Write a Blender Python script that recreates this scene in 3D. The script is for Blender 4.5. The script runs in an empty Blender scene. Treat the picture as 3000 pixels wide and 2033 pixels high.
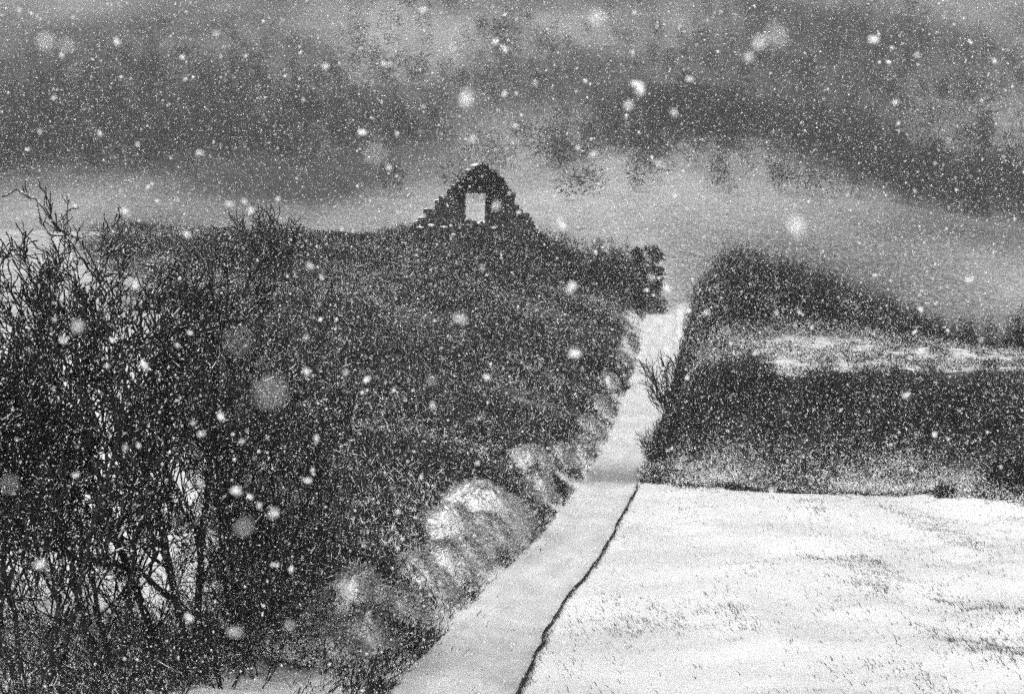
import bpy, math, random
import numpy as np
from mathutils import Vector, Matrix

R = math.radians
SC = bpy.context.scene
COL = SC.collection
random.seed(7)
RNG = np.random.default_rng(11)

# ---------------------------------------------------------------- camera, sky, sun, exposure
# The camera stands at the origin on the near slope, level, looking along +Y.
# A photograph pixel (x, y of 3000 x 2033) at depth Y is X = (x-1500)/5000*Y, Z = (800-y)/5000*Y.
cam_d = bpy.data.cameras.new('camera')
cam = bpy.data.objects.new('camera', cam_d)
COL.objects.link(cam)
cam.rotation_euler = (R(90), 0, 0)
cam_d.sensor_width = 36
cam_d.lens = 60
cam_d.shift_y = -(1016.5 - 800) / 3000
cam_d.clip_start = 0.05
cam_d.clip_end = 4000
cam_d.dof.use_dof = True
cam_d.dof.focus_distance = 45
cam_d.dof.aperture_fstop = 4.0
SC.camera = cam

SUN_EL, SUN_AZ = 46, 205          # high, from behind the camera and to the left, through thick cloud
world = bpy.data.worlds.new('World')
SC.world = world
world.use_nodes = True
wn = world.node_tree
sky = wn.nodes.new('ShaderNodeTexSky')
sky.sky_type = 'NISHITA'
sky.sun_disc = False
sky.sun_elevation = R(SUN_EL)
sky.sun_rotation = R(SUN_AZ)
sky.dust_density = 4
bw = wn.nodes.new('ShaderNodeRGBToBW')      # a black and white photograph: the sky's light without its hue
wn.links.new(sky.outputs[0], bw.inputs[0])
bg = wn.nodes['Background']
wn.links.new(bw.outputs[0], bg.inputs[0])
bg.inputs[1].default_value = 0.11

sun_d = bpy.data.lights.new('sun', 'SUN')
sun_d.energy = 1.3
sun_d.angle = R(25)
sun_d.color = (1, 1, 1)
sun = bpy.data.objects.new('sun', sun_d)
COL.objects.link(sun)
sd = Vector((math.sin(R(SUN_AZ)) * math.cos(R(SUN_EL)), math.cos(R(SUN_AZ)) * math.cos(R(SUN_EL)), math.sin(R(SUN_EL))))
sun.rotation_euler = (-sd).to_track_quat('-Z', 'Y').to_euler()

SC.view_settings.view_transform = 'Standard'
SC.view_settings.look = 'None'
SC.view_settings.gamma = 1
SC.view_settings.exposure = 0.68
SC.cycles.use_denoising = False             # the photograph is grainy
SC.cycles.use_adaptive_sampling = True
SC.cycles.adaptive_threshold = 0.09
SC.cycles.adaptive_min_samples = 20
SC.cycles.max_bounces = 5
SC.cycles.diffuse_bounces = 3
SC.cycles.volume_bounces = 0
SC.cycles.sample_clamp_indirect = 4

# ---------------------------------------------------------------- helpers
def link(o, parent=None):
    COL.objects.link(o)
    if parent is not None:
        o.parent = parent
    return o

def tag(o, label=None, cat=None, group=None, kind=None):
    if label: o['label'] = label
    if cat: o['category'] = cat
    if group: o['group'] = group
    if kind: o['kind'] = kind
    return o

def empty(name, loc=(0, 0, 0)):
    o = bpy.data.objects.new(name, None)
    o.location = loc
    o.empty_display_size = 0.2
    return link(o)

def mesh_np(name, v, f, mat, smooth=False):
    """v (N,3), f (M,3 or 4) -> mesh data"""
    v = np.asarray(v, dtype=np.float32); f = np.asarray(f, dtype=np.int32)
    me = bpy.data.meshes.new(name)
    k = f.shape[1]
    me.vertices.add(len(v)); me.vertices.foreach_set('co', v.ravel())
    me.loops.add(f.size); me.loops.foreach_set('vertex_index', f.ravel())
    me.polygons.add(len(f))
    me.polygons.foreach_set('loop_start', np.arange(0, f.size, k, dtype=np.int32))
    me.polygons.foreach_set('loop_total', np.full(len(f), k, dtype=np.int32))
    if smooth:
        me.polygons.foreach_set('use_smooth', np.ones(len(f), dtype=bool))
    me.update(calc_edges=True)
    if mat: me.materials.append(mat)
    return me

def obj(name, me, parent=None, loc=None):
    o = bpy.data.objects.new(name, me)
    if loc is not None: o.location = loc
    return link(o, parent)

def gray(v): return (v, v, v, 1)

def mat_simple(name, lo, hi, scale=4.0, rough=0.9, island=False, bump=0.0):
    m = bpy.data.materials.new(name); m.use_nodes = True
    nt = m.node_tree; b = nt.nodes['Principled BSDF']
    b.inputs['Roughness'].default_value = rough
    b.inputs['Specular IOR Level'].default_value = 0.15
    ramp = nt.nodes.new('ShaderNodeMapRange')
    ramp.inputs['To Min'].default_value = lo; ramp.inputs['To Max'].default_value = hi
    if island:
        g = nt.nodes.new('ShaderNodeNewGeometry')
        nt.links.new(g.outputs['Random Per Island'], ramp.inputs['Value'])
    else:
        tc = nt.nodes.new('ShaderNodeNewGeometry')
        n = nt.nodes.new('ShaderNodeTexNoise')
        n.inputs['Scale'].default_value = scale; n.inputs['Detail'].default_value = 5
        nt.links.new(tc.outputs['Position'], n.inputs['Vector'])
        ramp.inputs['From Min'].default_value = 0.3; ramp.inputs['From Max'].default_value = 0.7
        nt.links.new(n.outputs['Fac'], ramp.inputs['Value'])
        if bump:
            bp = nt.nodes.new('ShaderNodeBump'); bp.inputs['Strength'].default_value = bump
            bp.inputs['Distance'].default_value = 0.05
            nt.links.new(n.outputs['Fac'], bp.inputs['Height']); nt.links.new(bp.outputs[0], b.inputs['Normal'])
    nt.links.new(ramp.outputs[0], b.inputs['Base Color'])
    return m

M_TWIG = mat_simple('dark_twig', 0.008, 0.028, island=True)
M_BARK = mat_simple('bark', 0.01, 0.03, scale=8)
M_SCRUB = mat_simple('scrub_twig', 0.006, 0.036, island=True)
M_GRASS = mat_simple('dead_grass', 0.04, 0.16, island=True)
M_TUSSOCK = mat_simple('tussock_grass', 0.03, 0.6, island=True)
M_SNOWBIT = mat_simple('clinging_snow', 0.6, 0.9, island=True)
M_SNOW = mat_simple('snow', 0.76, 0.88, scale=1.2, bump=0.3)
M_FLAKE = mat_simple('snowflake', 0.85, 0.95, island=True)
M_STONE = mat_simple('stone', 0.012, 0.055, scale=5, bump=0.5)
M_IVY = mat_simple('ivy_leaf', 0.008, 0.03, island=True)
M_EARTH = mat_simple('wet_earth', 0.02, 0.07, scale=6, bump=0.4)
M_FARTREE = mat_simple('far_tree', 0.008, 0.03, island=True)

# smooth value noise in numpy
_perm = RNG.random((256, 256))
def vnoise(x, y):
    x = np.asarray(x, float); y = np.asarray(y, float)
    xi = np.floor(x).astype(int); yi = np.floor(y).astype(int)
    fx = x - xi; fy = y - yi
    fx = fx * fx * (3 - 2 * fx); fy = fy * fy * (3 - 2 * fy)
    g = lambda a, b: _perm[a & 255, b & 255]
    return (g(xi, yi) * (1 - fx) * (1 - fy) + g(xi + 1, yi) * fx * (1 - fy)
            + g(xi, yi + 1) * (1 - fx) * fy + g(xi + 1, yi + 1) * fx * fy)
def fbm(x, y, o=4):
    t = 0; a = 0.5; n = 0
    for i in range(o):
        t = t + a * vnoise(x * 2 ** i + 17 * i, y * 2 ** i + 5 * i); n += a; a *= 0.5
    return t / n
def sm(a, b, x):
    t = np.clip((np.asarray(x, float) - a) / (b - a), 0, 1)
    return t * t * (3 - 2 * t)

# ---------------------------------------------------------------- the lie of the land
LY = np.array([-30, 0, 10, 20, 31, 42, 48, 53, 61, 71, 78, 84, 95, 110, 128, 134, 150, 200, 260])
LXL = np.array([-6, -4.6, -3.9, -3.1, -2.33, -1.61, -.89, -.03, 1.11, 2.5, 3.51, 4.45, 5.93, 8.1, 10.0, 10.5, 11.5, 14, 16])
LXR = np.array([-3.4, -2, -1.3, -.6, .124, .88, 1.73, 2.65, 3.70, 5.08, 6.16, 6.85, 8.45, 10.7, 12.3, 12.9, 14, 17, 19])
LZ = np.array([-1.0, -2.6, -4.4, -6.2, -7.64, -8.75, -8.92, -9.0, -9.16, -9.12, -8.9, -8.6, -7.55, -5.28, -2.3, -2.7, -5, -12, -14])
def smooth_tab(tab):
    yy = np.arange(-30, 261, 0.5); v = np.interp(yy, LY, tab)
    k = np.hanning(13); k /= k.sum()
    p = np.pad(v, 6, mode='edge'); return yy, np.convolve(p, k, 'valid')
_yy, _xl = smooth_tab(LXL); _, _xr = smooth_tab(LXR); _, _zl = smooth_tab(LZ)
laneL = lambda y: np.interp(y, _yy, _xl)
laneR = lambda y: np.interp(y, _yy, _xr)
laneZ = lambda y: np.interp(y, _yy, _zl)

def H(x, y):
    x = np.asarray(x, float); y = np.asarray(y, float)
    z = laneZ(y)
    sl = np.clip(laneL(y) - x, 0, None)
    sr = np.clip(x - laneR(y), 0, None)
    near = 0.30 + 0.70 * sm(22, 60, y)
    z = z + near * (0.55 * (1 - np.exp(-sl / 0.7)) + 5.2 * (1 - np.exp(-(sl / 13) ** 1.15)))
    z = z + 1.5 * np.exp(-((x + 2.8) / 6.5) ** 2 - ((y - 127) / 6) ** 2)      # the ruin's own hump
    # right: a flat field edge above the lane, then the bank behind the cross hedge, then a knoll
    z = z + 0.10 * sm(0.0, 0.35, sr) + 0.05 * sr * sm(20, 45, y) * (1 - sm(45, 62, y)) * 0.5
    hy = 73.0 - 0.42 * np.clip(x - 5.5, -2, 30)
    z = z + 3.9 * sm(0, 11, y - hy) * sm(0.2, 3.6, sr) * (1 - 0.75 * sm(15, 30, x) * sm(88, 104, y)) * (1 - 0.9 * sm(110, 128, y))
    z = z + (fbm(x * 0.22, y * 0.22, 3) - 0.5) * 0.7 * sm(0.6, 5, np.maximum(sl, sr))
    z = z + (fbm(x * 0.9 + 40, y * 0.9, 3) - 0.5) * 0.16 * sm(0.2, 1.5, np.maximum(sl, sr))
    z = z + .48 * (fbm(x * .55 + 7, y * .05 + 2, 3) - .5) * sm(.4, 2, sr) * (1 - sm(62, 72, y))     # shallow furrows running away up the field
    z = z - 3.6 * sm(17, 30, x) * sm(96, 124, y)      # the knoll falls away to the right
    # far valley side
    fz = np.interp(y, [150, 200, 260, 300, 400, 520, 700, 900, 1100], [-9, -12, -5, 6, 25, 60, 114, 186, 240])
    fz = fz + (fbm(x * 0.010 + 3, y * 0.0025, 4) - 0.5) * 24 * sm(260, 420, y) - 6 * sm(30, 160, x) * sm(250, 350, y)
    t = sm(145, 215, y)
    return z * (1 - t) + fz * t

def grow(a, b, step, out, g):
    """dense line values a..b, growing outside to out[0], out[1]"""
    mid = list(np.arange(a, b + 1e-6, step))
    r = []; v = b; s = step
    while v < out[1]:
        s *= g; v += s; r.append(v)
    l = []; v = a; s = step
    while v > out[0]:
        s *= g; v -= s; l.append(v)
    return np.array(l[::-1] + mid + r)
xs = grow(-42, 42, 0.45, (-640, 640), 1.12)
ys = grow(-14, 150, 0.45, (-40, 1000), 1.05)
GX, GY = np.meshgrid(xs, ys)
GZ = H(GX, GY)
nx, ny = len(xs), len(ys)
idx = np.arange(nx * ny).reshape(ny, nx)
gf = np.stack([idx[:-1, :-1], idx[:-1, 1:], idx[1:, 1:], idx[1:, :-1]], -1).reshape(-1, 4)

def scrub_mask(x, y):
    """how thickly brambles and thorn scrub cover the ground (0..1)"""
    sl = laneL(y) - x
    left = sm(0.5, 1.5, sl) * sm(-0.025, 0.025, x / np.maximum(y, 1) - np.interp(y, [30, 60, 90, 112], [-.165, -.178, -.195, -.235]) + 0.02 * (fbm(x * .2, y * .2) - .5)) * sm(27, 34, y) * (1 - sm(128, 136, y))
    return left
sr_ = GX - laneR(GY)
right = sm(0.3, 1.5, sr_) * sm(-0.5, 3, GY - (73.0 - 0.42 * np.clip(GX - 5.5, -2, 30))) * (1 - sm(118, 135, GY) * (1 - sm(20, 26, GX)) - sm(20, 26, GX) * (.6 + .4 * sm(150, 180, GY)) * sm(106, 116, GY))
strip = sm(80, 82.5, GY) * (1 - sm(93, 97, GY)) * sm(8.2, 9.4, GX)
tone = sm(.40, .56, fbm(GX * .16 + 31, GY * .16, 3))
veg = np.maximum(scrub_mask(GX, GY) * (.74 + .18 * tone), right * (1 - 0.5 * strip) * .85)
# heather and rough grass across the valley, its tone also painted to stand for haze
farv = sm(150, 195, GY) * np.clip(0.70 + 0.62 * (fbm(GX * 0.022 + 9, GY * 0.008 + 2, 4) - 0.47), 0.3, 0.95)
lowfield = (1 - sm(350, 405, GY + 25 * fbm(GX * .02, GY * .02))) * (1 - .30 * sm(-10, 60, GX))  # snowy low field; a pale glow along the crest is painted in too
farv = farv * (1 - .07 * sm(480, 700, GY))  # paler high up: haze put into the ground colour
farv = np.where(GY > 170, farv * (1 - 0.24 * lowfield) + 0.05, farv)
fld = (sr_ > .3) & (GY < 73)
veg = np.where(fld, np.maximum(veg, .15 * sm(.48, .74, fbm(GX * .6 + 50, GY * .12, 3)) + .10 * sm(45, 28, GY)), veg)
veg = np.maximum(veg, .52 * sm(-.17, -.20, GX / np.maximum(GY, 1)) * sm(60, 100, GY) * (1 - sm(150, 170, GY)))
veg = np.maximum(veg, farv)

def ground_mat(name='snowy_ground'):
    m = bpy.data.materials.new(name); m.use_nodes = True
    nt = m.node_tree; b = nt.nodes['Principled BSDF']
    b.inputs['Roughness'].default_value = 0.85
    b.inputs['Specular IOR Level'].default_value = 0.2
    geo = nt.nodes.new('ShaderNodeNewGeometry')
    at = nt.nodes.new('ShaderNodeAttribute'); at.attribute_name = 'veg'
    n1 = nt.nodes.new('ShaderNodeTexNoise'); n1.inputs['Scale'].default_value = 1.6; n1.inputs['Detail'].default_value = 8; n1.inputs['Roughness'].default_value = 0.7
    n2 = nt.nodes.new('ShaderNodeTexNoise'); n2.inputs['Scale'].default_value = 0.25; n2.inputs['Detail'].default_value = 4
    for n in (n1, n2): nt.links.new(geo.outputs['Position'], n.inputs['Vector'])
    # litter shows where noise < veg
    sub = nt.nodes.new('ShaderNodeMath'); sub.operation = 'SUBTRACT'
    nt.links.new(at.outputs['Fac'], sub.inputs[0]); nt.links.new(n1.outputs['Fac'], sub.inputs[1])
    mr = nt.nodes.new('ShaderNodeMapRange'); mr.inputs['From Min'].default_value = -0.22; mr.inputs['From Max'].default_value = 0.28
    nt.links.new(sub.outputs[0], mr.inputs['Value'])
    snow = nt.nodes.new('ShaderNodeMapRange')
    snow.inputs['From Min'].default_value = 0.35; snow.inputs['From Max'].default_value = 0.62
    snow.inputs['To Min'].default_value = 0.70; snow.inputs['To Max'].default_value = 0.86
    nt.links.new(n2.outputs['Fac'], snow.inputs['Value'])
    mix = nt.nodes.new('ShaderNodeMix'); mix.data_type = 'RGBA'
    nt.links.new(mr.outputs[0], mix.inputs['Factor'])
    nt.links.new(snow.outputs[0], mix.inputs['A'])
    mix.inputs['B'].default_value = gray(0.05)
    nt.links.new(mix.outputs['Result'], b.inputs['Base Color'])
    n3 = nt.nodes.new('ShaderNodeTexNoise'); n3.inputs['Scale'].default_value = 5; n3.inputs['Detail'].default_value = 4
    nt.links.new(geo.outputs['Position'], n3.inputs['Vector'])
    bp = nt.nodes.new('ShaderNodeBump'); bp.inputs['Strength'].default_value = 0.5; bp.inputs['Distance'].default_value = 0.06
    nt.links.new(n3.outputs['Fac'], bp.inputs['Height']); nt.links.new(bp.outputs[0], b.inputs['Normal'])
    return m
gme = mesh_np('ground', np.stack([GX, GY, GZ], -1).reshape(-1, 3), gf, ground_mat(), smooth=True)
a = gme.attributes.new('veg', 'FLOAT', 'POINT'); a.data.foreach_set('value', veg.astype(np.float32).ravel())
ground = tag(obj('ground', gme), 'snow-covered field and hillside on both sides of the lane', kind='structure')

# ---- the lane: a snow-packed sheet a little above the ground, greyer at the bottom of the dip
def lane_mat():
    m = bpy.data.materials.new('lane_snow'); m.use_nodes = True
    nt = m.node_tree; b = nt.nodes['Principled BSDF']; b.inputs['Roughness'].default_value = 0.8
    b.inputs['Specular IOR Level'].default_value = 0.2
    geo = nt.nodes.new('ShaderNodeNewGeometry')
    at = nt.nodes.new('ShaderNodeAttribute'); at.attribute_name = 'greying'
    n1 = nt.nodes.new('ShaderNodeTexNoise'); n1.inputs['Scale'].default_value = 1.3; n1.inputs['Detail'].default_value = 6
    mp = nt.nodes.new('ShaderNodeMapping'); mp.inputs['Scale'].default_value = (1.0, 0.35, 1)
    nt.links.new(geo.outputs['Position'], mp.inputs['Vector']); nt.links.new(mp.outputs[0], n1.inputs['Vector'])
    base = nt.nodes.new('ShaderNodeMapRange'); base.inputs['From Min'].default_value = 0.3; base.inputs['From Max'].default_value = 0.65
    base.inputs['To Min'].default_value = 0.56; base.inputs['To Max'].default_value = 0.77
    nt.links.new(n1.outputs['Fac'], base.inputs['Value'])
    mix = nt.nodes.new('ShaderNodeMix'); mix.data_type = 'RGBA'
    nt.links.new(at.outputs['Fac'], mix.inputs['Factor']); nt.links.new(base.outputs[0], mix.inputs['A'])
    mix.inputs['B'].default_value = gray(0.22)
    nt.links.new(mix.outputs['Result'], b.inputs['Base Color'])
    bp = nt.nodes.new('ShaderNodeBump'); bp.inputs['Strength'].default_value = 0.4; bp.inputs['Distance'].default_value = 0.05
    nt.links.new(n1.outputs['Fac'], bp.inputs['Height']); nt.links.new(bp.outputs[0], b.inputs['Normal'])
    return m
ly = np.arange(-14, 150, 0.3); lt = np.linspace(-0.05, 1.03, 12)
LYg, LTg = np.meshgrid(ly, lt, indexing='ij')
LXg = laneL(LYg) + (laneR(LYg) - laneL(LYg)) * LTg + 0.06 * (fbm(LYg * 1.3, LTg * 2) - .5)
LZg = laneZ(LYg) + 0.105 - 0.26 * np.clip(np.abs(LTg - 0.5) - 0.42, 0, 1) * 4 + (fbm(LXg * 1.1, LYg * .5, 3) - .5) * 0.10 - 0.035 * (np.exp(-((LTg - .27) / .07) ** 2) + np.exp(-((LTg - .72) / .07) ** 2))
li = np.arange(LYg.size).reshape(LYg.shape)
lf = np.stack([li[:-1, :-1], li[:-1, 1:], li[1:, 1:], li[1:, :-1]], -1).reshape(-1, 4)
lme = mesh_np('lane', np.stack([LXg, LYg, LZg], -1).reshape(-1, 3), lf, lane_mat(), smooth=True)
greying = sm(71.6, 74.2, LYg + 1.5 * (fbm(LXg * .9, LYg * .5 + 2) - .5)) * (1 - sm(75.5, 81.5, LYg + 1.5 * fbm(LXg, LYg * .6))) * 0.9  # greyer band across the lane at the dip
greying = np.maximum(greying, 0.30 * sm(.45, .7, fbm(LTg * 2.2 + 5, LYg * .12)) * (LYg < 72))
a = lme.attributes.new('greying', 'FLOAT', 'POINT'); a.data.foreach_set('value', greying.astype(np.float32).ravel())
lane = tag(obj('lane', lme), 'snow-covered farm lane running up between the hedges', kind='structure')

# ---- the cut edge of the field along the lane: a line of bare dark earth
ey = np.arange(-14, 72.6, 0.12)
wv = np.clip(0.12 * fbm(ey * .8, ey * 0 + 3, 3) - .025, .008, .08)
ex0 = laneR(ey) + 0.02 + 0.16 * (fbm(ey * .5, ey * 0 + 9) - .5)
prof = []
for k, (fx, fz) in enumerate([(-0.6, -0.05), (-0.35, 0.03), (0.3, 0.09), (0.7, 0.10), (1.0, 0.0)]):
    X = ex0 + fx * wv
    Z = laneZ(ey) + 0.06 + fz + 0.03 * (fbm(ey * 3 + k * 7, ey * 0 + k) - .5)
    prof.append(np.stack([X, ey, Z], -1))
pv = np.stack(prof, 1); pi = np.arange(pv.shape[0] * 5).reshape(-1, 5)
pf = np.stack([pi[:-1, :-1], pi[:-1, 1:], pi[1:, 1:], pi[1:, :-1]], -1).reshape(-1, 4)
edge = tag(obj('earth_bank', mesh_np('earth_bank', pv.reshape(-1, 3), pf, M_EARTH)), 'dark bare earth edge between the lane and the field', kind='structure')

# ---------------------------------------------------------------- vegetation builders
def unit(v): return v / np.maximum(np.linalg.norm(v, axis=-1, keepdims=True), 1e-9)

def blades_mesh(name, base, tip, w, mat, bend=None):
    """each blade one or two thin tapered triangles"""
    d = unit(tip - base)
    side = unit(np.cross(d, RNG.normal(size=d.shape))) * np.asarray(w).reshape(-1, 1) * 0.5
    n = len(base)
    if bend is None:
        v = np.stack([base - side, base + side, tip], 1).reshape(-1, 3)
        f = np.arange(n * 3).reshape(-1, 3)
    else:
        mid = (base + tip) / 2 + bend
        v = np.stack([base - side, base + side, mid + side * .8, mid - side * .8, tip], 1).reshape(-1, 3)
        o = np.arange(n)[:, None] * 5
        f = np.concatenate([o + [0, 1, 2], o + [0, 2, 3], o + [3, 2, 4]])
    return mesh_np(name, v, f, mat)

def clump_blades(cx, cy, rad, hgt, n, width=0.03, length=(0.14, 0.42), lean=-0.2, zoff=None, crown_only=0.25):
    """n twigs per clump leaving a ragged dome; returns base, tip, width, height fraction"""
    cx = np.repeat(cx, n); cy = np.repeat(cy, n); rad = np.repeat(rad, n); hgt = np.repeat(hgt, n)
    m = len(cx)
    u = RNG.normal(size=(m, 3)); u[:, 2] = np.abs(u[:, 2]) * 0.9; u = unit(u)
    rr = crown_only + (1 - crown_only) * RNG.random(m) ** 0.6
    bx = cx + u[:, 0] * rad * rr; by = cy + u[:, 1] * rad * rr
    z0 = H(bx, by) if zoff is None else np.repeat(zoff, n)
    bz = z0 + u[:, 2] * hgt * rr * RNG.uniform(.75, 1.0, m)
    base = np.stack([bx, by, bz], -1)
    d = unit(u * 0.6 + RNG.normal(size=(m, 3)) * 0.7 + np.array([lean, 0, 0.22]))
    fine = np.clip(by / 48, .4, 1)
    L = RNG.uniform(length[0], length[1], m) * (0.6 + 0.4 * hgt) * (.4 + .6 * fine)
    base = base - d * (L * 0.45)[:, None]
    tip = base + d * L[:, None]
    w = width * RNG.uniform(.6, 1.4, m) * fine
    return base, tip, w, u[:, 2] * rr

def scatter(n, x0, x1, y0, y1, mask):
    out = []
    while sum(len(o) for o in out) < n:
        x = RNG.uniform(x0, x1, n * 3); y = RNG.uniform(y0, y1, n * 3)
        k = RNG.random(n * 3) < mask(x, y)
        out.append(np.stack([x[k], y[k]], -1))
    return np.concatenate(out)[:n]

# tussock mounds keep the scrub off the verge
MOUNDS = [  # x, y (pixels of the photograph's verge), depth, radius across, height
    (1430, 1580, 58.0, 1.4, 1.1), (1345, 1660, 52.5, 1.1, 1.0), (1560, 1400, 70.5, 0.95, 1.0),
    (1050, 1860, 38.5, 0.85, 1.1), (900, 1975, 34.0, 1.1, 0.8), (1240, 1770, 45.5, 0.85, 0.7)]
MW = [((px - 1500) / 5000 * d, d, r, h) for px, py, d, r, h in MOUNDS]
def off_mounds(x, y):
    k = np.ones_like(x)
    for mx, my, r, h in MW:
        k = k * sm(r * 0.8, r * 1.3, np.hypot(x - mx, (y - my) * 0.6))
    return k

def split_snow(b, t, w, hf, frac):
    k = RNG.random(len(b)) < frac
    return (b[~k], t[~k], w[~k]), (b[k], t[k], w[k])

# ---- hillside scrub left of the lane
def left_mask(x, y):
    return scrub_mask(x, y) * off_mounds(x, y) * (0.55 + 0.45 * sm(.35, .6, fbm(x * .13, y * .13)))
P = scatter(3200, -32, 12, 30, 131, left_mask)
cl = fbm(P[:, 0] * .16 + 31, P[:, 1] * .16, 3) + .05 - .16 * np.exp(-((P[:, 0] - 3.5) / 4.5) ** 2 - ((P[:, 1] - 113) / 7) ** 2)
# brambles and dead bracken under the near thorn trees
U = scatter(170, -10, -3.3, 19, 33, lambda x, y: sm(1.6, 3.2, laneL(y) - x) * (.4 + .6 * sm(.4, .55, fbm(x * .6, y * .5))))
P = np.concatenate([P, U]); cl = np.concatenate([cl, RNG.uniform(.42, .54, len(U))])
rad = RNG.uniform(.55, 1.1, len(P)) * (.8 + .5 * sm(.4, .65, cl))
hg = RNG.uniform(.55, 1.0, len(P)) * (.55 + .95 * sm(.42, .62, cl))
b, t, w, hf = clump_blades(P[:, 0], P[:, 1], rad, hg, 185, width=0.034)
dark = np.repeat(sm(.40, .60, cl + .08 * RNG.normal(size=len(cl))), 185)
pale = 0.28 - 0.19 * dark
d1, s1 = split_snow(b, t, w, hf, pale)
tag(obj('hillside_scrub', blades_mesh('hillside_scrub', *d1, M_SCRUB)), 'dense dark bramble and gorse scrub covering the hillside left of the lane', 'scrub', kind='stuff')
tag(obj('scrub_snow', blades_mesh('scrub_snow', s1[0] + [0, 0, .02], s1[1] + [0, 0, .02], s1[2] * .8, M_SNOWBIT)), 'white snow caught on the twigs of the hillside scrub', 'snow', kind='stuff')

# ---- hedges on the right
def hedge(name, label, clumps, n, snowf, width=0.034, length=(.12, .36)):
    c = np.array(clumps)
    b, t, w, hf = clump_blades(c[:, 0], c[:, 1], c[:, 2], c[:, 3], n, width=width, length=length)
    root = empty(name, (float(c[:, 0].mean()), float(c[:, 1].min()), float(H(c[:, 0].mean(), c[:, 1].min()))))
    off = np.array(root.location)
    d1, s1 = split_snow(b, t, w, hf, snowf(b))
    obj('twigs', blades_mesh('twigs', d1[0] - off, d1[1] - off, d1[2], M_SCRUB), root)
    obj('clinging_snow', blades_mesh('clinging_snow', s1[0] - off + [0, 0, .02], s1[0] * .4 + s1[1] * .6 - off + [0, 0, .02], s1[2] * .8, M_SNOWBIT), root)['kind'] = 'stuff'
    return tag(root, label, 'hedge')

# lower hedge: along the far side of the field, thick growth on the bank
cl = []
for i in range(900):
    x = RNG.uniform(5.3, 30); hy = 73.0 - 0.42 * min(max(x - 5.5, -2), 30)
    k = RNG.random(); y = hy + 0.3 + 9.6 * k - 2.6 * max(0, vnoise(x * .9, 7.0) - .4)
    if x < laneR(y) + 0.5: continue
    top = sm(4.5, 8.5, y - hy)
    lum = sm(.42, .6, fbm(x * .35 + 8, y * .3, 3))
    h = RNG.uniform(.3, .6) + .6 * lum
    if k > .62:
        ztop = (800 - np.interp(1500 + 5000 * x / y, [1950, 2050, 2150, 2300, 2600, 3000], [1085, 1066, 1060, 1072, 1082, 1098])) / 5000 * y
        h = max(.4, min(2.2, ztop - float(H(x, y)) + RNG.uniform(-.35, .15) + .25 + .25 + 1.5 * (vnoise(x * .8 + 5, 3.0) - .5)))
    cl.append((x, y, RNG.uniform(.5, 1.0), h))
def low_snow(b):
    hy = 73.0 - 0.42 * np.clip(b[:, 0] - 5.5, -2, 30)
    up = sm(1.5, 7, b[:, 1] - hy)
    lum = sm(.42, .58, fbm(b[:, 0] * .35 + 8, b[:, 1] * .3, 3))
    return (0.66 * (1 - up) + .12) * (1 - lum * (.45 + .45 * up)) + .02
hedge('field_hedge', 'long dark hedge on a bank across the far side of the snowy field', cl, 190, low_snow)

# upper hedge: on the knoll to the right of the lane's crest
cl = []
for i in range(260):
    x = RNG.uniform(9, 30); y = RNG.uniform(82, 96)
    cl.append((x, y, RNG.uniform(.5, .9), RNG.uniform(.15, .4)))
while len(cl) < 960:
    x = RNG.uniform(9.3, 30); y = RNG.uniform(94, 108)
    if x < laneR(y) + 1.0: continue
    back = sm(99, 105, y)
    ridge = 1 - 0.7 * sm(14, 27, x)
    h = RNG.uniform(.5, 1.0) + (2.9 + .8 * np.exp(-((x - 13.5) / 3) ** 2)) * back * ridge * (.75 + .4 * vnoise(x * .7, y * .5))
    if y > 98.5:
        ztop = (800 - np.interp(1500 + 5000 * x / y, [2040, 2090, 2150, 2210, 2300, 2400, 2500, 2600, 2700, 2760, 2830, 2900], [800, 740, 724, 726, 755, 790, 835, 880, 925, 960, 1000, 1040])) / 5000 * y
        h = max(.3, min(5, ztop - float(H(x, y)) + RNG.uniform(-.4, .2) + .75 - .12 * (105 - y)))
    if y < 97 and x > 10 and RNG.random() < .55: continue
    cl.append((x, y, RNG.uniform(.5, 1.0), h))
for i in range(150):
    y = RNG.uniform(83, 107); x = laneR(y) + RNG.uniform(1.0, 3.4)
    cl.append((x, y, RNG.uniform(.4, .8), RNG.uniform(.7, 1.2) + 1.4 * sm(96, 104, y) * sm(.5, 2.5, x - laneR(y))))
def up_snow(b):
    return 0.36 * (1 - sm(94, 101, b[:, 1])) + 0.04 + .20 * (1 - sm(.4, .6, fbm(b[:, 0] * .5 + 4, b[:, 1] * .4))) * (1 - sm(101, 104, b[:, 1]))
hedge('knoll_hedge', 'dark rounded hedge sloping down to the right from the top of the lane', cl, 190, up_snow)

# ---------------------------------------------------------------- bare trees and shrubs
def tubes(segs):
    s = np.array(segs)            # (n, 8) p0, p1, r0, r1
    p0, p1, r0, r1 = s[:, :3], s[:, 3:6], s[:, 6], s[:, 7]
    d = unit(p1 - p0)
    ref = np.where(np.abs(d[:, 2:3]) > .9, [[1., 0, 0]], [[0, 0, 1.]])
    a = unit(np.cross(d, ref)); c = np.cross(d, a)
    vs = []
    for p, r in ((p0, r0), (p1, r1)):
        for k in range(3):
            q = 2 * math.pi * k / 3
            vs.append(p + (a * math.cos(q) + c * math.sin(q)) * r[:, None])
    v = np.stack(vs, 1).reshape(-1, 3)
    o = np.arange(len(s))[:, None] * 6
    f = np.concatenate([np.concatenate([o + [k, (k + 1) % 3, 3 + (k + 1) % 3], o + [k, 3 + (k + 1) % 3, 3 + k]]) for k in range(3)])
    return v, f

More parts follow.
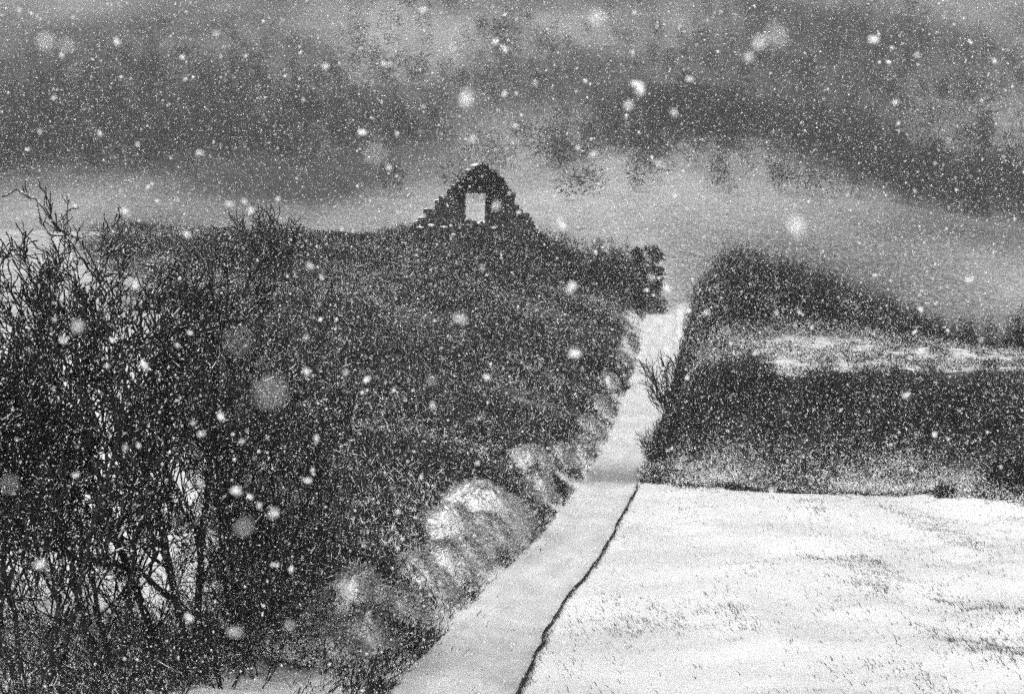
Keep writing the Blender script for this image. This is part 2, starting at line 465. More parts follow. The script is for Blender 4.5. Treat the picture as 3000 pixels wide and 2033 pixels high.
def bare_tree(height, stems, spread, wind, rmin, rtrunk, kids, seed, up=0.25, ang=(.45, 1.05)):
    """returns (trunk segments, crown segments) around the origin"""
    rg = random.Random(seed)
    trunk, crown = [], []
    wv = Vector((wind, 0, 0))
    def grow_branch(p, d, L, r, lev, maxlev):
        n = max(2, int(3 + L * (2.0 if lev < 2 else 3.0)))
        st = L / n
        pts = [p.copy()]
        r_end = max(rmin, r * (0.45 if lev < maxlev else 0.6))
        for i in range(n):
            jit = Vector((rg.gauss(0, 1), rg.gauss(0, 1), rg.gauss(0, .8)))
            d = (d + jit * (0.27 if lev else 0.12) + wv * 0.10 + Vector((0, 0, up * 0.35))).normalized()
            q = p + d * st
            ra = r + (r_end - r) * i / n; rb = r + (r_end - r) * (i + 1) / n
            (trunk if lev <= 1 else crown).append((*p, *q, ra, rb))
            p = q; pts.append((p.copy(), d.copy(), rb))
        if lev >= maxlev: return
        nk = kids[lev]
        for k in range(nk):
            f = (0.25 if lev == 0 else 0.12) + (1 - (0.25 if lev == 0 else 0.12)) * (k + rg.random()) / nk
            pp, dd, rr = pts[max(1, min(n, int(f * n + .5)))]
            ax = dd.orthogonal().normalized()
            ax.rotate(Matrix.Rotation(rg.uniform(0, 6.283), 3, dd))
            an = rg.uniform(*ang)
            nd = (dd * math.cos(an) + ax * math.sin(an)).normalized()
            if nd.z < -0.25: nd.z *= -0.3
            LL = L * rg.uniform(.38, .66) * (1.1 - 0.45 * f)
            grow_branch(pp, nd, max(.18, LL), max(rmin, rr * rg.uniform(.5, .75)), lev + 1, maxlev)
    for s in range(stems):
        a = 6.283 * s / stems + rg.uniform(-.5, .5)
        d = Vector((math.cos(a) * spread, math.sin(a) * spread, 1)).normalized()
        st = Vector((math.cos(a) * rtrunk * 1.2 * (stems > 1), math.sin(a) * rtrunk * 1.2 * (stems > 1), -0.25))
        grow_branch(st, d, height * rg.uniform(.62, .74), rtrunk * rg.uniform(.75, 1.0), 0, len(kids))
    return trunk, crown

def tree_meshes(name, **kw):
    t, c = bare_tree(**kw)
    tm = mesh_np('trunk', *tubes(t), M_BARK); cm = mesh_np('crown', *tubes(c), M_TWIG)
    rg = random.Random(99); sn = []
    for q in t + c:                      # snow lying along the upper side of the flatter branches
        dx, dy, dz = q[3] - q[0], q[4] - q[1], q[5] - q[2]
        flat = 1 - abs(dz) / max(1e-6, math.sqrt(dx * dx + dy * dy + dz * dz))
        if rg.random() < .10 + .55 * flat:
            r = min(.016, max(.006, q[6] * .8)); f = rg.uniform(.2, .6)
            sn.append((q[0], q[1], q[2] + q[6] * .9, q[0] + dx * f, q[1] + dy * f, q[2] + dz * f + q[7] * .9, r, r * .7))
    return tm, cm, mesh_np('clinging_snow', *tubes(sn), M_SNOWBIT)
TREES = {
    'tall': tree_meshes('a', height=6.6, stems=3, spread=.26, wind=-.24, rmin=.0078, rtrunk=.062, kids=(10, 6, 4, 3), seed=3, up=.42, ang=(.3, .8)),
    'round': tree_meshes('b', height=5.2, stems=4, spread=.4, wind=-.15, rmin=.0078, rtrunk=.05, kids=(8, 5, 4, 3), seed=8, up=.42, ang=(.3, .8)),
    'wide': tree_meshes('c', height=5.8, stems=3, spread=.40, wind=-.12, rmin=.0078, rtrunk=.065, kids=(9, 5, 4, 3), seed=21, up=.36, ang=(.35, .9)),
    'brush': tree_meshes('d', height=3.0, stems=7, spread=.5, wind=-.15, rmin=.007, rtrunk=.025, kids=(5, 4, 3), seed=5),
    'upright': tree_meshes('e', height=2.6, stems=9, spread=.35, wind=-.35, rmin=.009, rtrunk=.025, kids=(5, 4, 3), seed=14, up=.5),
    'upswept': tree_meshes('f', height=2.8, stems=18, spread=.55, wind=-.4, rmin=.012, rtrunk=.022, kids=(5, 3), seed=31, up=.4, ang=(.25, .6)),
}
def tree(name, kind, x, y, sc, rz, label, cat='tree', group=None, z=None, tilt=0.0):
    zz = float(H(x, y)) if z is None else z
    root = empty(name, (x, y, zz - 0.05))
    root.rotation_euler = (0, tilt, rz); root.scale = (sc, sc, sc)
    tm, cm, sm_ = TREES[kind]
    obj('trunk', tm, root); obj('crown', cm, root); obj('clinging_snow', sm_, root)['kind'] = 'stuff'
    return tag(root, label, cat, group)
def h_top(Y, py): return (800 - py) / 5000 * Y
def at(px, Y): return ((px - 1500) / 5000 * Y)

tree('thorn_tree', 'tall', at(340, 27.5), 27.5, 1.22, 0.1, 'tallest bare thorn tree at the left, its top leaning left against the pale field')
tree('thorn_tree', 'wide', at(520, 29.5), 29.5, 1.58, 0.5, 'bare thorn tree with arching low branches just right of the tallest thorn tree')
tree('thorn_tree', 'round', at(110, 26), 26, 1.55, 6.1, 'bushy bare thorn tree left of the tallest one, snow showing through its twigs', tilt=-.08)
tree('thorn_tree', 'tall', at(-30, 29), 29, 1.24, 0.4, 'bare thorn tree cut by the left edge of the picture')
tree('thorn_tree', 'round', at(730, 33), 33, 1.3, 5.9, 'low bare thorn tree at the right end of the near thorn thicket')
tree('hawthorn_bush', 'upswept', at(800, 105), 105, 2.3, 0.3, 'bare upswept hawthorn standing above the scrub on the skyline, left of the ruin', 'bush')
k = 0
for px, Y, s, rz in [(120, 31, .95, .7), (290, 33, 1.0, 2.1), (420, 32, .9, 4.6), (30, 34, 1.0, 3.1), (40, 22, .6, 1.0), (330, 24.5, .5, .2), (500, 26, .6, 3.0), (660, 28, .72, 5.0), (760, 30, .7, 1.7),
                     (880, 33, .62, 2.7), (700, 36, .9, 4.1), (780, 39, .95, 3.3), (900, 43, .9, 2.0), (660, 50, 1.1, 1.2), (980, 50, .85, .6)]:
    tree('thorn_shrub', 'brush', at(px, Y), Y, s * 1.15, rz * .2, 'low bare many-stemmed thorn shrub in the tangle beneath the thorn trees', 'shrub', 'thorn shrubs tangled under the near trees')
tree('willow_shrub', 'upswept', at(1985, 83), 83, 1.6, 0.2, 'spiky bare shrub leaning over the lane at the end of the field hedge', 'shrub')
tree('willow_shrub', 'upswept', at(1925, 77), 77, .8, 0.4, 'small spiky bare shrub at the foot of the field hedge beside the grey patch of the lane', 'shrub')

# single dense bushes that stand out of the scrub
def bush(name, label, x, y, r, h, n, snow=.06, cat='bush', mat=None, block=False):
    m = 14
    a = RNG.uniform(0, 6.283, m); q = np.sqrt(RNG.random(m)) * r * .75
    cx = x + np.cos(a) * q; cy = y + np.sin(a) * q * .7
    if block:            # clipped square: clumps stacked through a box
        m = 130; cx = x + RNG.uniform(-1, 1, m) * r * .62; cy = y + RNG.uniform(-1, 1, m) * r * .6
        b, t, w, hf = clump_blades(cx, cy, np.full(m, .42), np.full(m, .5), n, width=.035, length=(.1, .3), zoff=float(H(x, y)) + RNG.random(m) * (h - .75))
    else:
        b, t, w, hf = clump_blades(cx, cy, np.full(m, r * .5), h * RNG.uniform(.6, 1.0, m), n, width=.035)
    z = float(H(x, y)); root = empty(name, (x, y, z)); off = np.array([x, y, z])
    d1, s1 = split_snow(b, t, w, hf, np.full(len(b), snow))
    obj('twigs', blades_mesh('twigs', d1[0] - off, d1[1] - off, d1[2], mat or M_TWIG), root)
    obj('clinging_snow', blades_mesh('clinging_snow', s1[0] - off, s1[1] - off, s1[2] * .8, M_SNOWBIT), root)['kind'] = 'stuff'
    return tag(root, label, cat)
bush('gorse_bush', 'square-topped black bush beside the crest of the lane, right of the ruin', at(1898, 124), 124, 1.75, h_top(124, 702) - float(H(at(1898, 124), 124)), 150, block=True)
bush('gorse_bush', 'black bush bulging over the lane below the square-topped bush', at(1765, 100), 100, 1.4, 1.9, 260)
bush('gorse_bush', 'dark bush just under the ruin on the slope towards the lane', at(1700, 113), 113, 1.5, 1.5, 220)
bush('gorse_bush', 'dark bush at the lane end of the field hedge under the spiky shrub', at(2010, 80), 80, 1.3, 2.6, 300)
bush('gorse_bush', 'black bush added for a dark hole in the field hedge at the right edge of the picture', at(2960, 68.5), 68.5, 1.3, 2.4, 260)  # dense black twigs stand in for a dark hole in the hedge
bush('bramble_clump', 'small black bramble clump on the snow at the foot of the field hedge, far right', at(2770, 67.5), 67.5, .45, .8, 60, cat='clump')
bush('bramble_clump', 'low dark bramble clump at the foot of the field hedge, nearer the lane', at(2160, 71), 71, .55, .35, 60, cat='clump')
bush('bramble_clump', 'low snow-streaked bramble clump where the field hedge meets the lane', at(1945, 73), 73, .75, .4, 60, snow=.3, cat='clump')
bush('gorse_bush', 'grey bush beyond the knoll hedge, left one of two at the right edge', at(2860, 108), 108, 1.5, 4.2, 300, snow=.05)
bush('gorse_bush', 'grey bush beyond the knoll hedge, cut by the right edge of the picture', at(2985, 108), 108, 1.6, 4.8, 300, snow=.05)
bush('gorse_bush', 'black bush at the edge of the lane below the snowy tussocks', at(1120, 36.5), 36.5, .8, 1.1, 200)
bush('gorse_bush', 'dark bush between two snowy tussocks on the left verge', at(1600, 69), 69, .8, .9, 160)

# crest of dark bushes along the skyline right of the ruin, one thing: the hedge up to the square bush
cl = []
for i in range(95):
    f = RNG.random(); px = 1560 + 320 * f; Y = 126 + RNG.uniform(-1.5, 1.5)
    cl.append((at(px, Y), Y, RNG.uniform(.5, .9), 2.7 + 2.1 * f + RNG.uniform(-.3, .3)))
hedge('crest_hedge', 'dark clipped hedge running down the skyline from the ruin to the lane', cl, 170, lambda b: np.full(len(b), .04), width=.04)
cl = []
for i in range(120):
    f = RNG.random(); px = 820 + 420 * f; Y = 124 + RNG.uniform(-2, 2)
    cl.append((at(px, Y), Y, RNG.uniform(.5, .9), RNG.uniform(.35, .8)))
hedge('crest_hedge', 'low ragged hedge along the skyline left of the ruin', cl, 130, lambda b: np.full(len(b), .07), width=.04)

# ---------------------------------------------------------------- snowy tussocks on the left verge
def mound(x, y, r, h, label, seed):
    z = float(H(x, y)); root = empty('snowy_tussock', (x, y, z))
    nu, nv = 28, 12
    U, V = np.meshgrid(np.linspace(0, 2 * math.pi, nu, endpoint=False), np.linspace(0, 1, nv))
    rr = r * (1.25 * V) * (1 + .35 * (vnoise(U / 6.283 * 7 + seed, V * 2 + seed) - .5))
    X = np.cos(U) * rr * .9; Y = np.sin(U) * rr * 1.5
    Z = h * (np.cos(np.clip(V, 0, 1) * math.pi / 2) ** .7) * (1 + .9 * (fbm(X * 2.6 + seed, Y * 2.0, 3) - .5)) - .15
    Z = Z + (H(x + X, y + Y) - z)
    i = np.arange(nu * nv).reshape(nv, nu); j = np.roll(i, -1, 1)
    f = np.stack([i[:-1], i[1:], j[1:], j[:-1]], -1).reshape(-1, 4)
    obj('snow_cover', mesh_np('snow_cover', np.stack([X, Y, Z], -1).reshape(-1, 3), f, M_SNOW, smooth=True), root)
    # drooping blades poking through
    n = int(4500 * r)
    S = np.stack([X, Y, Z], -1); iv = RNG.integers(0, nv - 1, n); iu = RNG.integers(0, nu, n)
    ta = RNG.random((n, 1)); tb = RNG.random((n, 1))
    p = (S[iv, iu] * (1 - ta) + S[iv + 1, iu] * ta) * (1 - tb) + (S[iv, (iu + 1) % nu] * (1 - ta) + S[iv + 1, (iu + 1) % nu] * ta) * tb
    p = p + RNG.normal(size=(n, 3)) * [.03, .05, .015]
    d = unit(np.stack([p[:, 0] / r * .8 + RNG.normal(size=n) * .4, RNG.normal(size=n) * .4 - .2, RNG.uniform(-.9, .35, n)], -1))
    L = RNG.uniform(.12, .42, n)
    bend = np.stack([RNG.normal(size=n) * .02, RNG.normal(size=n) * .02, np.full(n, .05)], -1)
    obj('grass_blades', blades_mesh('grass_blades', p, p + d * L[:, None], RNG.uniform(.010, .024, n), M_TUSSOCK, bend), root)['kind'] = 'stuff'
    return tag(root, label, 'tussock')
ML = ['largest snow-heaped grass tussock on the left verge of the lane', 'snow-heaped tussock just below the largest one on the left verge',
      'steep white tussock on the left verge near the grey patch in the dip', 'tall white tussock on the verge under the near scrub, bottom of the lane',
      'wide white snowy tussock on the bank at the bottom of the picture', 'small low snowy tussock between the large one and the black bush']
for i, (mx, my, r, h) in enumerate(MW):
    mound(mx, my, r, h, ML[i], i * 3.7)
for i, yy in enumerate([36.5, 41.5, 48.5, 51, 55, 60.5, 64, 67, 75.5, 80, 86, 92, 99, 106]):
    r = RNG.uniform(.5, .8)
    tag(mound(float(laneL(yy)) - r - RNG.uniform(.1, .5), yy, r, RNG.uniform(.45, .8), 'smaller snow-capped grass tussock in the broken row along the left verge', 40 + i * 2.3), group='small tussocks along the left verge')

# ---------------------------------------------------------------- grasses
def grass(name, label, pts, lo, hi, w, lean, mat=M_GRASS, droop=.0):
    n = len(pts)
    z = H(pts[:, 0], pts[:, 1])
    base = np.stack([pts[:, 0], pts[:, 1], z - .02], -1)
    d = unit(np.stack([RNG.normal(size=n) * .35 + lean, RNG.normal(size=n) * .35, np.full(n, 1.0)], -1))
    L = RNG.uniform(lo, hi, n)
    tip = base + d * L[:, None]
    bend = np.stack([-lean * L * .15, RNG.normal(size=n) * .01, L * .06], -1)
    tip[:, 2] -= droop * L
    return tag(obj(name, blades_mesh(name, base, tip, RNG.uniform(.6, 1.3, n) * w, mat, bend)), label, 'grass', kind='stuff')
def field_mask(x, y):
    sr = x - laneR(y); hy = 73.0 - 0.42 * np.clip(x - 5.5, -2, 30)
    inb = (sr > .4) & (y < hy + 1)
    return inb * (0.10 + 0.9 * sm(.5, .78, fbm(x * .6 + 50, y * .12, 3))) * (0.45 + .55 * sm(6, 13, x)) 
tuft = scatter(800, -1, 24, 27, 73, field_mask)
pts = np.repeat(tuft, 5, axis=0) + RNG.normal(size=(len(tuft) * 5, 2)) * .07
single = scatter(13000, -1, 24, 27, 73, field_mask)
grass('field_grass', 'sparse dead grass stalks poking through the snow of the field', np.concatenate([pts, single]), .05, .19, .018, -.9)
fx = RNG.uniform(5.5, 26, 9000); fy = 73.0 - 0.42 * np.clip(fx - 5.5, -2, 30) + .6 - np.abs(RNG.normal(size=9000)) * .9 * (vnoise(fx * 1.1, fx * 0 + 2) + .1)
grass('field_edge_grass', 'rough dead grass straggling onto the snow at the foot of the field hedge', np.stack([fx, fy], -1), .08, .3, .022, -.3, mat=M_SCRUB, droop=.2)
# ragged dark fringe of grass along the left verge
vy = RNG.uniform(28, 128, 26000); 
vx = laneL(vy) - np.abs(RNG.normal(size=len(vy))) * .55 + .12
lx_ = RNG.random(700); vy[:700] = RNG.uniform(28, 75, 700); vx[:700] = laneL(vy[:700]) + 2.3 * lx_ ** 1.6 + .1
keep = fbm(vx * .8, vy * .55 + 4, 3) + .12 * RNG.normal(size=len(vy)) > .47
grass('verge_grass', 'dark ragged grass fringing the left side of the lane', np.stack([vx, vy], -1)[keep], .12, .42, .022, .35, mat=M_SCRUB, droop=.35)
vy = np.concatenate([RNG.uniform(74, 112, 8000)]); vx = laneR(vy) + .15 + np.abs(RNG.normal(size=len(vy))) * .5
grass('verge_grass', 'dark ragged grass fringing the right side of the rising lane', np.stack([vx, vy], -1), .15, .5, .025, -.3, mat=M_SCRUB, droop=.2)
vy = RNG.uniform(27, 73, 2400); vx = laneR(vy) + .05 + RNG.normal(size=len(vy)) * .07
grass('edge_grass', 'short dark grass along the earth edge between lane and field', np.stack([vx, vy], -1), .04, .14, .014, -.4, mat=M_SCRUB)

# ---------------------------------------------------------------- the ruined gable on the hilltop
RY = 127.0
rx = lambda px: (px - 1500) / 5000 * RY
rz_ = lambda py: (800 - py) / 5000 * RY
ruin = tag(empty('ruined_gable', (rx(1390), RY, float(H(rx(1390), RY)))), 'ruined dark stone gable with one tall empty window on the hilltop', 'ruin')
RO = np.array(ruin.location)
OL = [(720, 1140), (690, 1165), (670, 1195), (640, 1232), (610, 1262), (580, 1291), (550, 1323), (520, 1357), (500, 1381), (486, 1397)]
ORt = [(720, 1610), (690, 1590), (670, 1570), (640, 1550), (610, 1528), (580, 1506), (550, 1489), (520, 1468), (500, 1444), (486, 1420)]
lz = np.array([rz_(a) for a, _ in OL]); lx = np.array([rx(b) for _, b in OL])
rzz = np.array([rz_(a) for a, _ in ORt]); rxx = np.array([rx(b) for _, b in ORt])
WX0, WX1, WZ0, WZ1 = rx(1364), rx(1422), rz_(655), rz_(566)
def rough_box(seed):
    rg = np.random.default_rng(seed)
    import bmesh
    bm = bmesh.new(); bmesh.ops.create_cube(bm, size=1)
    bmesh.ops.bevel(bm, geom=bm.edges[:], offset=.09, segments=1, affect='EDGES')
    for v in bm.verts: v.co += Vector(rg.normal(size=3) * .035)
    me = bpy.data.meshes.new('stone'); bm.to_mesh(me); bm.free(); me.materials.append(M_STONE)
    return me
STONES = [rough_box(i) for i in range(6)]
def stone(cx, cz, w, h, dy=0.0, dep=.65, rot=0.0):
    o = obj('stone', random.choice(STONES), ruin, (cx - RO[0], dy + RNG.normal() * .03, cz - RO[2]))
    o.scale = (w * 1.02, dep, h * 1.03); o.rotation_euler = (0, rot + RNG.normal() * .02, 0)
    return o
snow_spots = []
z = rz_(722); count = 0
while z < rz_(490):
    h = RNG.uniform(.25, .33); zc = z + h / 2
    xl = np.interp(zc, lz, lx) + RNG.uniform(-.4, .3); xr = np.interp(zc, rzz, rxx) + RNG.uniform(-.25, .3)
    spans = [(xl, xr)]
    if WZ0 < zc < WZ1: spans = [(xl, WX0 + RNG.uniform(-.05, .03)), (WX1 + RNG.uniform(-.03, .05), xr)]
    for a_, b_ in spans:
        x = a_
        while x < b_ - .05:
            w = min(RNG.uniform(.38, .8), b_ - x)
            if b_ - x - w < .22: w = b_ - x
            stone(x + w / 2, zc, w, h); count += 1
            x += w
    snow_spots.append((xl, z + h))
    z += h
top_z = z
li_ = obj('lintel', STONES[0], ruin, ((WX0 + WX1) / 2 - RO[0], -.06, WZ1 + .12 - RO[2])); li_.scale = (WX1 - WX0 + .6, .6, .24)
si = obj('sill', STONES[2], ruin, ((WX0 + WX1) / 2 - RO[0], -.08, WZ0 - .05 - RO[2])); si.scale = (WX1 - WX0 + .25, .75, .16); si.rotation_euler = (0, .12, 0)
for dx, s in ((.25, .3), (.62, .2), (1.2, .16)):
    stone(WX0 + dx, WZ0 + s * .4, s * 1.5, s, 0)
# snow lying on the stepped left rake, the top and the sill
def lump(name, x, z, w, h, dep=.55, parent=ruin):
    nu, nv = 12, 5
    U, V = np.meshgrid(np.linspace(0, 6.283, nu, endpoint=False), np.linspace(0, 1, nv))
    rr = np.sin(V * math.pi / 2) * (1 + .3 * (RNG.random(U.shape) - .5))
    X = np.cos(U) * rr * w / 2; Y = np.sin(U) * rr * dep / 2; Z = np.cos(V * math.pi / 2) * h - .03
    i = np.arange(nu * nv).reshape(nv, nu); j = np.roll(i, -1, 1)
    f = np.stack([i[:-1], i[1:], j[1:], j[:-1]], -1).reshape(-1, 4)
    return obj(name, mesh_np(name, np.stack([X, Y, Z], -1).reshape(-1, 3), f, M_SNOW, True), parent, (x - RO[0], 0, z - RO[2]))
for sx, sz in snow_spots[::1]:
    if RNG.random() < .8: lump('snow_cap', sx + .22, sz, RNG.uniform(.35, .6), RNG.uniform(.08, .16))
lump('snow_cap', rx(1400), top_z, 1.1, .22)
lump('snow_cap', rx(1412), WZ0 + .04, .8, .2)
lump('snow_cap', rx(1380), WZ0 + .1, .4, .12)
# fallen side wall at the left, snow on top
for i in range(26):
    px = 1215 + 90 * RNG.random(); 
    stone(rx(px), rz_(690) + RNG.uniform(0, .55), RNG.uniform(.35, .7), RNG.uniform(.22, .32), -1.2 + RNG.uniform(-.6, .3), .5)
for px, pz in ((1235, 668), (1268, 663), (1300, 668), (1330, 690)):
    o = lump('snow_cap', rx(px), rz_(pz), RNG.uniform(.4, .9), RNG.uniform(.1, .18)); o.location.y = -1.3
# ivy over the top and the right shoulder
n = 9000
iu = RNG.random(n); ix = rx(1330) + (rx(1530) - rx(1330)) * RNG.random(n)
iz = rz_(640) + (rz_(482) - rz_(640)) * RNG.random(n)
wl = np.interp(iz, lz, lx); wr = np.interp(iz, rzz, rxx)
keep = (ix > wl + .1 - .5 * (RNG.random(n) < .08)) & (ix < wr + .04) & ~((ix > WX0 - .05) & (ix < WX1 + .05) & (iz < WZ1 + .05)) & ((iz > WZ1 - .8) | (ix > WX1 + .1)) & (fbm(ix * 1.3, iz * 1.3) + .35 * (iz - WZ1) / 2 > .34)
ix, iz = ix[keep], iz[keep]; m = len(ix)
ib = np.stack([ix, RY - .36 - RNG.random(m) * .25, iz], -1)
idr = unit(RNG.normal(size=(m, 3)) + [-.2, -.5, -.1])
obj('ivy', blades_mesh('ivy', ib - RO, ib + idr * RNG.uniform(.1, .2, m)[:, None] - RO, np.full(m, .13), M_IVY), ruin)

# ---------------------------------------------------------------- woods far across the valley
def far_wood(name, label, pts, hlo, hhi):
    B, T, W = [], [], []
    n = len(pts); k = 90
    px = np.repeat(pts[:, 0], k); py = np.repeat(pts[:, 1], k); h = np.repeat(RNG.uniform(hlo, hhi, n), k)
    u = unit(RNG.normal(size=(n * k, 3))); q = RNG.random(n * k) ** .5
    c = np.stack([px, py, H(px, py) + h * .55], -1)
    base = c + u * (q * h * .38)[:, None] * [.85, .85, 1.1]
    tip = base + unit(u + RNG.normal(size=u.shape) * .6) * (h * RNG.uniform(.10, .22, n * k))[:, None]
    return tag(obj(name, blades_mesh(name, base, tip, h * .03, M_FARTREE)), label, 'wood', kind='stuff')
def wood_at(blobs):
    """(x, y, spread x, spread y, trees): thick in the middle, thinning out to single trees"""
    return np.concatenate([np.stack([RNG.normal(x, sx, n), y + np.abs(RNG.normal(0, sy, n)) * RNG.choice([1, 1, -.25], n)], -1) for x, y, sx, sy, n in blobs])
far_wood('far_wood', 'dark wood fading into the snowfall across the valley, behind the left skyline', wood_at([(-125, 400, 26, 40, 420), (-72, 425, 16, 32, 230), (-150, 420, 25, 50, 240), (-95, 470, 40, 45, 260), (-35, 430, 10, 24, 60)]), 5, 9)
_p = scatter(1300, -330, 330, 430, 930, lambda x, y: sm(.5, .66, fbm(x * .022 + 60, y * .005 + 7, 4)) * (.25 + .75 * RNG.random(len(x))))
far_wood('far_wood', 'scattered scrub and single trees dotting the hillside high in the falling snow', _p, 4, 9)
far_wood('far_wood', 'dim wood across the valley above the lane and the knoll hedge', wood_at([(48, 430, 10, 18, 200), (75, 415, 30, 30, 320), (110, 380, 22, 25, 260), (125, 345, 18, 16, 160), (20, 400, 14, 16, 60), (140, 300, 14, 10, 90), (60, 350, 40, 10, 60), (100, 520, 90, 60, 220)]), 5, 9)

# ---------------------------------------------------------------- snowy air
haze_m = bpy.data.materials.new('haze'); haze_m.use_nodes = True
nt = haze_m.node_tree; nt.nodes.remove(nt.nodes['Principled BSDF'])
pvn = nt.nodes.new('ShaderNodeVolumePrincipled')
pvn.inputs['Color'].default_value = gray(0.6)
pvn.inputs['Density'].default_value = 0.0007
nt.links.new(pvn.outputs[0], nt.nodes['Material Output'].inputs['Volume'])
zmin, zmax = float(GZ.min()) - 1.5, float(GZ.max()) + 12
bx0, bx1, by0, by1 = xs[0] - 5, xs[-1] + 5, ys[0] - 5, ys[-1] + 5
hv = [(x, y, z) for x in (bx0, bx1) for y in (by0, by1) for z in (zmin, zmax)]
hf_ = [(0, 1, 3, 2), (4, 6, 7, 5), (0, 4, 5, 1), (2, 3, 7, 6), (0, 2, 6, 4), (1, 5, 7, 3)]
tag(obj('haze', mesh_np('haze', hv, hf_, haze_m)), 'pale snow-filled air over the whole valley', kind='stuff')

# falling snow: octahedral grains, uniform in the air in front of the camera
OCT = np.array([(1, 0, 0), (-1, 0, 0), (0, 1, 0), (0, -1, 0), (0, 0, 1), (0, 0, -1)], float)
OF = np.array([(0, 2, 4), (2, 1, 4), (1, 3, 4), (3, 0, 4), (2, 0, 5), (1, 2, 5), (3, 1, 5), (0, 3, 5)])
TET = np.array([(1, 1, 1), (-1, -1, 1), (-1, 1, -1), (1, -1, -1)], float) * .75
TF = np.array([(0, 1, 2), (0, 3, 1), (0, 2, 3), (1, 3, 2)])
PLA = np.array([(1, .1, 0), (-.6, .85, .1), (-.5, -.9, -.1)], float)          # a flat crystal, for the distance
PF = np.array([(0, 1, 2)])
def flakes(n, d0, d1, r0, r1, shape):
    d = (RNG.uniform(d0 ** 3, d1 ** 3, n)) ** (1 / 3)
    x = RNG.uniform(-1, 1, n) * (.31 * d + 1.0); z = -0.0433 * d + RNG.uniform(-1, 1, n) * (.21 * d + 1.0)
    p = np.stack([x, d, z], -1)
    p = p[p[:, 2] > H(p[:, 0], p[:, 1]) + .05]
    n = len(p)
    V, F = {'o': (OCT, OF), 't': (TET, TF), 'p': (PLA, PF)}[shape]
    r = r0 + (r1 - r0) * RNG.random(n) ** 3.2
    q = unit(RNG.normal(size=(n, 4)))
    w, a, b, c = q.T
    Rm = np.stack([1 - 2 * (b * b + c * c), 2 * (a * b - c * w), 2 * (a * c + b * w), 2 * (a * b + c * w), 1 - 2 * (a * a + c * c), 2 * (b * c - a * w),
                   2 * (a * c - b * w), 2 * (b * c + a * w), 1 - 2 * (a * a + b * b)], -1).reshape(-1, 3, 3)
    loc = V[None] * RNG.uniform(.55, 1.3, (n, len(V), 1)) * r[:, None, None]
    v = p[:, None] + np.einsum('nij,nkj->nki', Rm, loc)
    f = F[None] + (np.arange(n) * len(V))[:, None, None]
    return v.reshape(-1, 3), f.reshape(-1, 3)
parts = [flakes(900, 3.0, 9, .002, .008, 'o'), flakes(13000, 6, 14, .002, .009, 'o'), flakes(170000, 12, 32, .0022, .0085, 't'), flakes(420000, 30, 115, .008, .020, 'p')]
V = []; F = []; o = 0
for v, f in parts:
    V.append(v); F.append(f + o); o += len(v)
tag(obj('falling_snow', mesh_np('falling_snow', np.concatenate(V), np.concatenate(F), M_FLAKE)), 'fine snow falling through the air over the whole scene', 'snowfall', kind='stuff')

# the large flakes close to the lens, each a ragged clot of crystals
def flake_mesh(seed):
    import bmesh
    rg = random.Random(seed); bm = bmesh.new()
    for i in range(5):
        c = Vector((rg.gauss(0, .32), rg.gauss(0, .32), rg.gauss(0, .32))) if i else Vector()
        bmesh.ops.create_icosphere(bm, subdivisions=1, radius=rg.uniform(.35, .6), matrix=Matrix.Translation(c))
    for v in bm.verts: v.co *= rg.uniform(.85, 1.15)
    me = bpy.data.meshes.new('snowflake'); bm.to_mesh(me); bm.free(); me.materials.append(M_FLAKE)
    return me
FM = [flake_mesh(i) for i in range(5)]
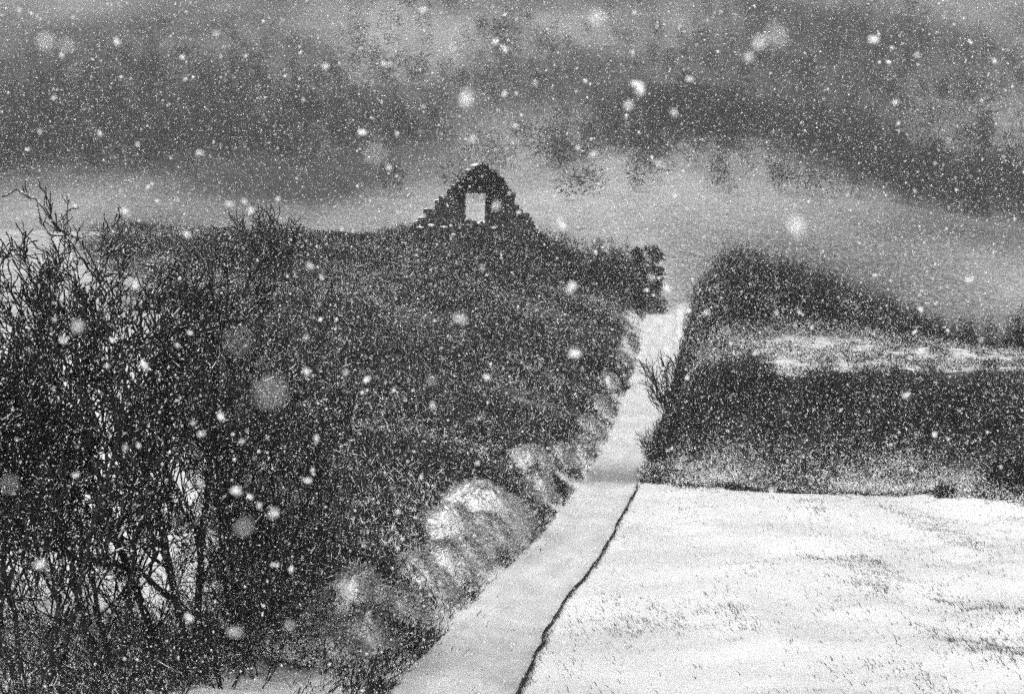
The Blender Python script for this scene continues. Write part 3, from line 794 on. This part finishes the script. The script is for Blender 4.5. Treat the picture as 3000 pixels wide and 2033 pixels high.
# pixel of the photograph's overview (2324 wide), distance in metres, flake width in mm
FL = [(1455,198,3.0,15),(1423,243,2.4,11),(1060,226,1.8,9),(1350,40,1.5,8),(1720,95,1.7,9),(1765,85,1.0,7),(1703,133,2.2,10),(1985,92,3.4,11),(1297,648,3.2,15),(1306,806,3.0,13),
      (1805,512,1.4,9),(845,350,1.1,6),(536,1112,3.2,13),(452,985,4,12),(440,962,4.4,11),(500,945,4,12),(287,1018,4,12),(330,830,4,12),(176,1078,4.4,10),(110,97,1.4,8),
      (268,97,3.6,11),(1030,107,3.2,10),(1145,212,4.2,10),(1275,515,3.6,13),(520,463,3.8,11),(555,456,4.2,10),(632,454,4.6,10),(284,480,3.4,12),(450,348,4,11),(785,1338,1.7,7),
      (610,890,.75,4.5),(540,780,.8,4),(1047,725,2.2,8),(700,602,4,11),(693,765,4.2,10),(697,845,4,11),(785,843,4,11),(1105,855,4.2,10),(1124,472,2.6,9),(550,1200,1.3,6),
      (620,1165,2.6,10),(400,782,5,11),(306,648,4,11),(178,738,2,8),(140,772,3,10),(95,1277,2.6,9),(88,1283,2.8,9),(430,1403,3.8,12),(540,1435,2,8),(655,1420,2.2,8),
      (660,1290,5,11),(20,1100,1.2,6),(718,993,4.4,11),(2195,636,4,11),(2090,700,5,12),(870,145,5,10),(45,22,4,8),(140,125,5,10),(155,105,1.6,6),(120,222,5,10),
      (1075,315,3.2,10),(1310,335,5,10),(1350,350,4,10),(1497,375,3,9),(983,865,2.2,7),(2120,985,5,12),(1480,632,3,10),(1515,655,4,11),(1000,1325,5,9),(245,830,5,10),
      (570,1128,5,12),(1440,28,6,10),(820,300,4,10),(1165,287,4,10),(885,380,4,9),(1528,255,3.2,9),(1490,60,6,9),(1330,185,6,10),(905,1160,5,9),(620,1280,5,9),(255,770,6,10),(2020,1010,6,10)]
rg = random.Random(4)
for i in range(90):
    FL.append((rg.uniform(20, 2300), rg.uniform(10, 1150), rg.uniform(3.5, 8), rg.uniform(7, 13)))
for i, (px, py, d, mm) in enumerate(FL):
    px *= 3000 / 2324; py *= 3000 / 2324
    o = obj('snowflake', FM[i % 5], None, ((px - 1500) / 5000 * d, d, (800 - py) / 5000 * d))
    s = mm / 1000 / 1.35
    o.scale = (s * rg.uniform(.8, 1.15), s * rg.uniform(.8, 1.1), s * rg.uniform(.8, 1.15)); o.rotation_euler = (rg.uniform(0, 6), rg.uniform(0, 6), rg.uniform(0, 6))
    tag(o, 'large soft white snowflake falling close to the camera', 'snowflake', 'large snowflakes close to the camera')
print('stones', count)
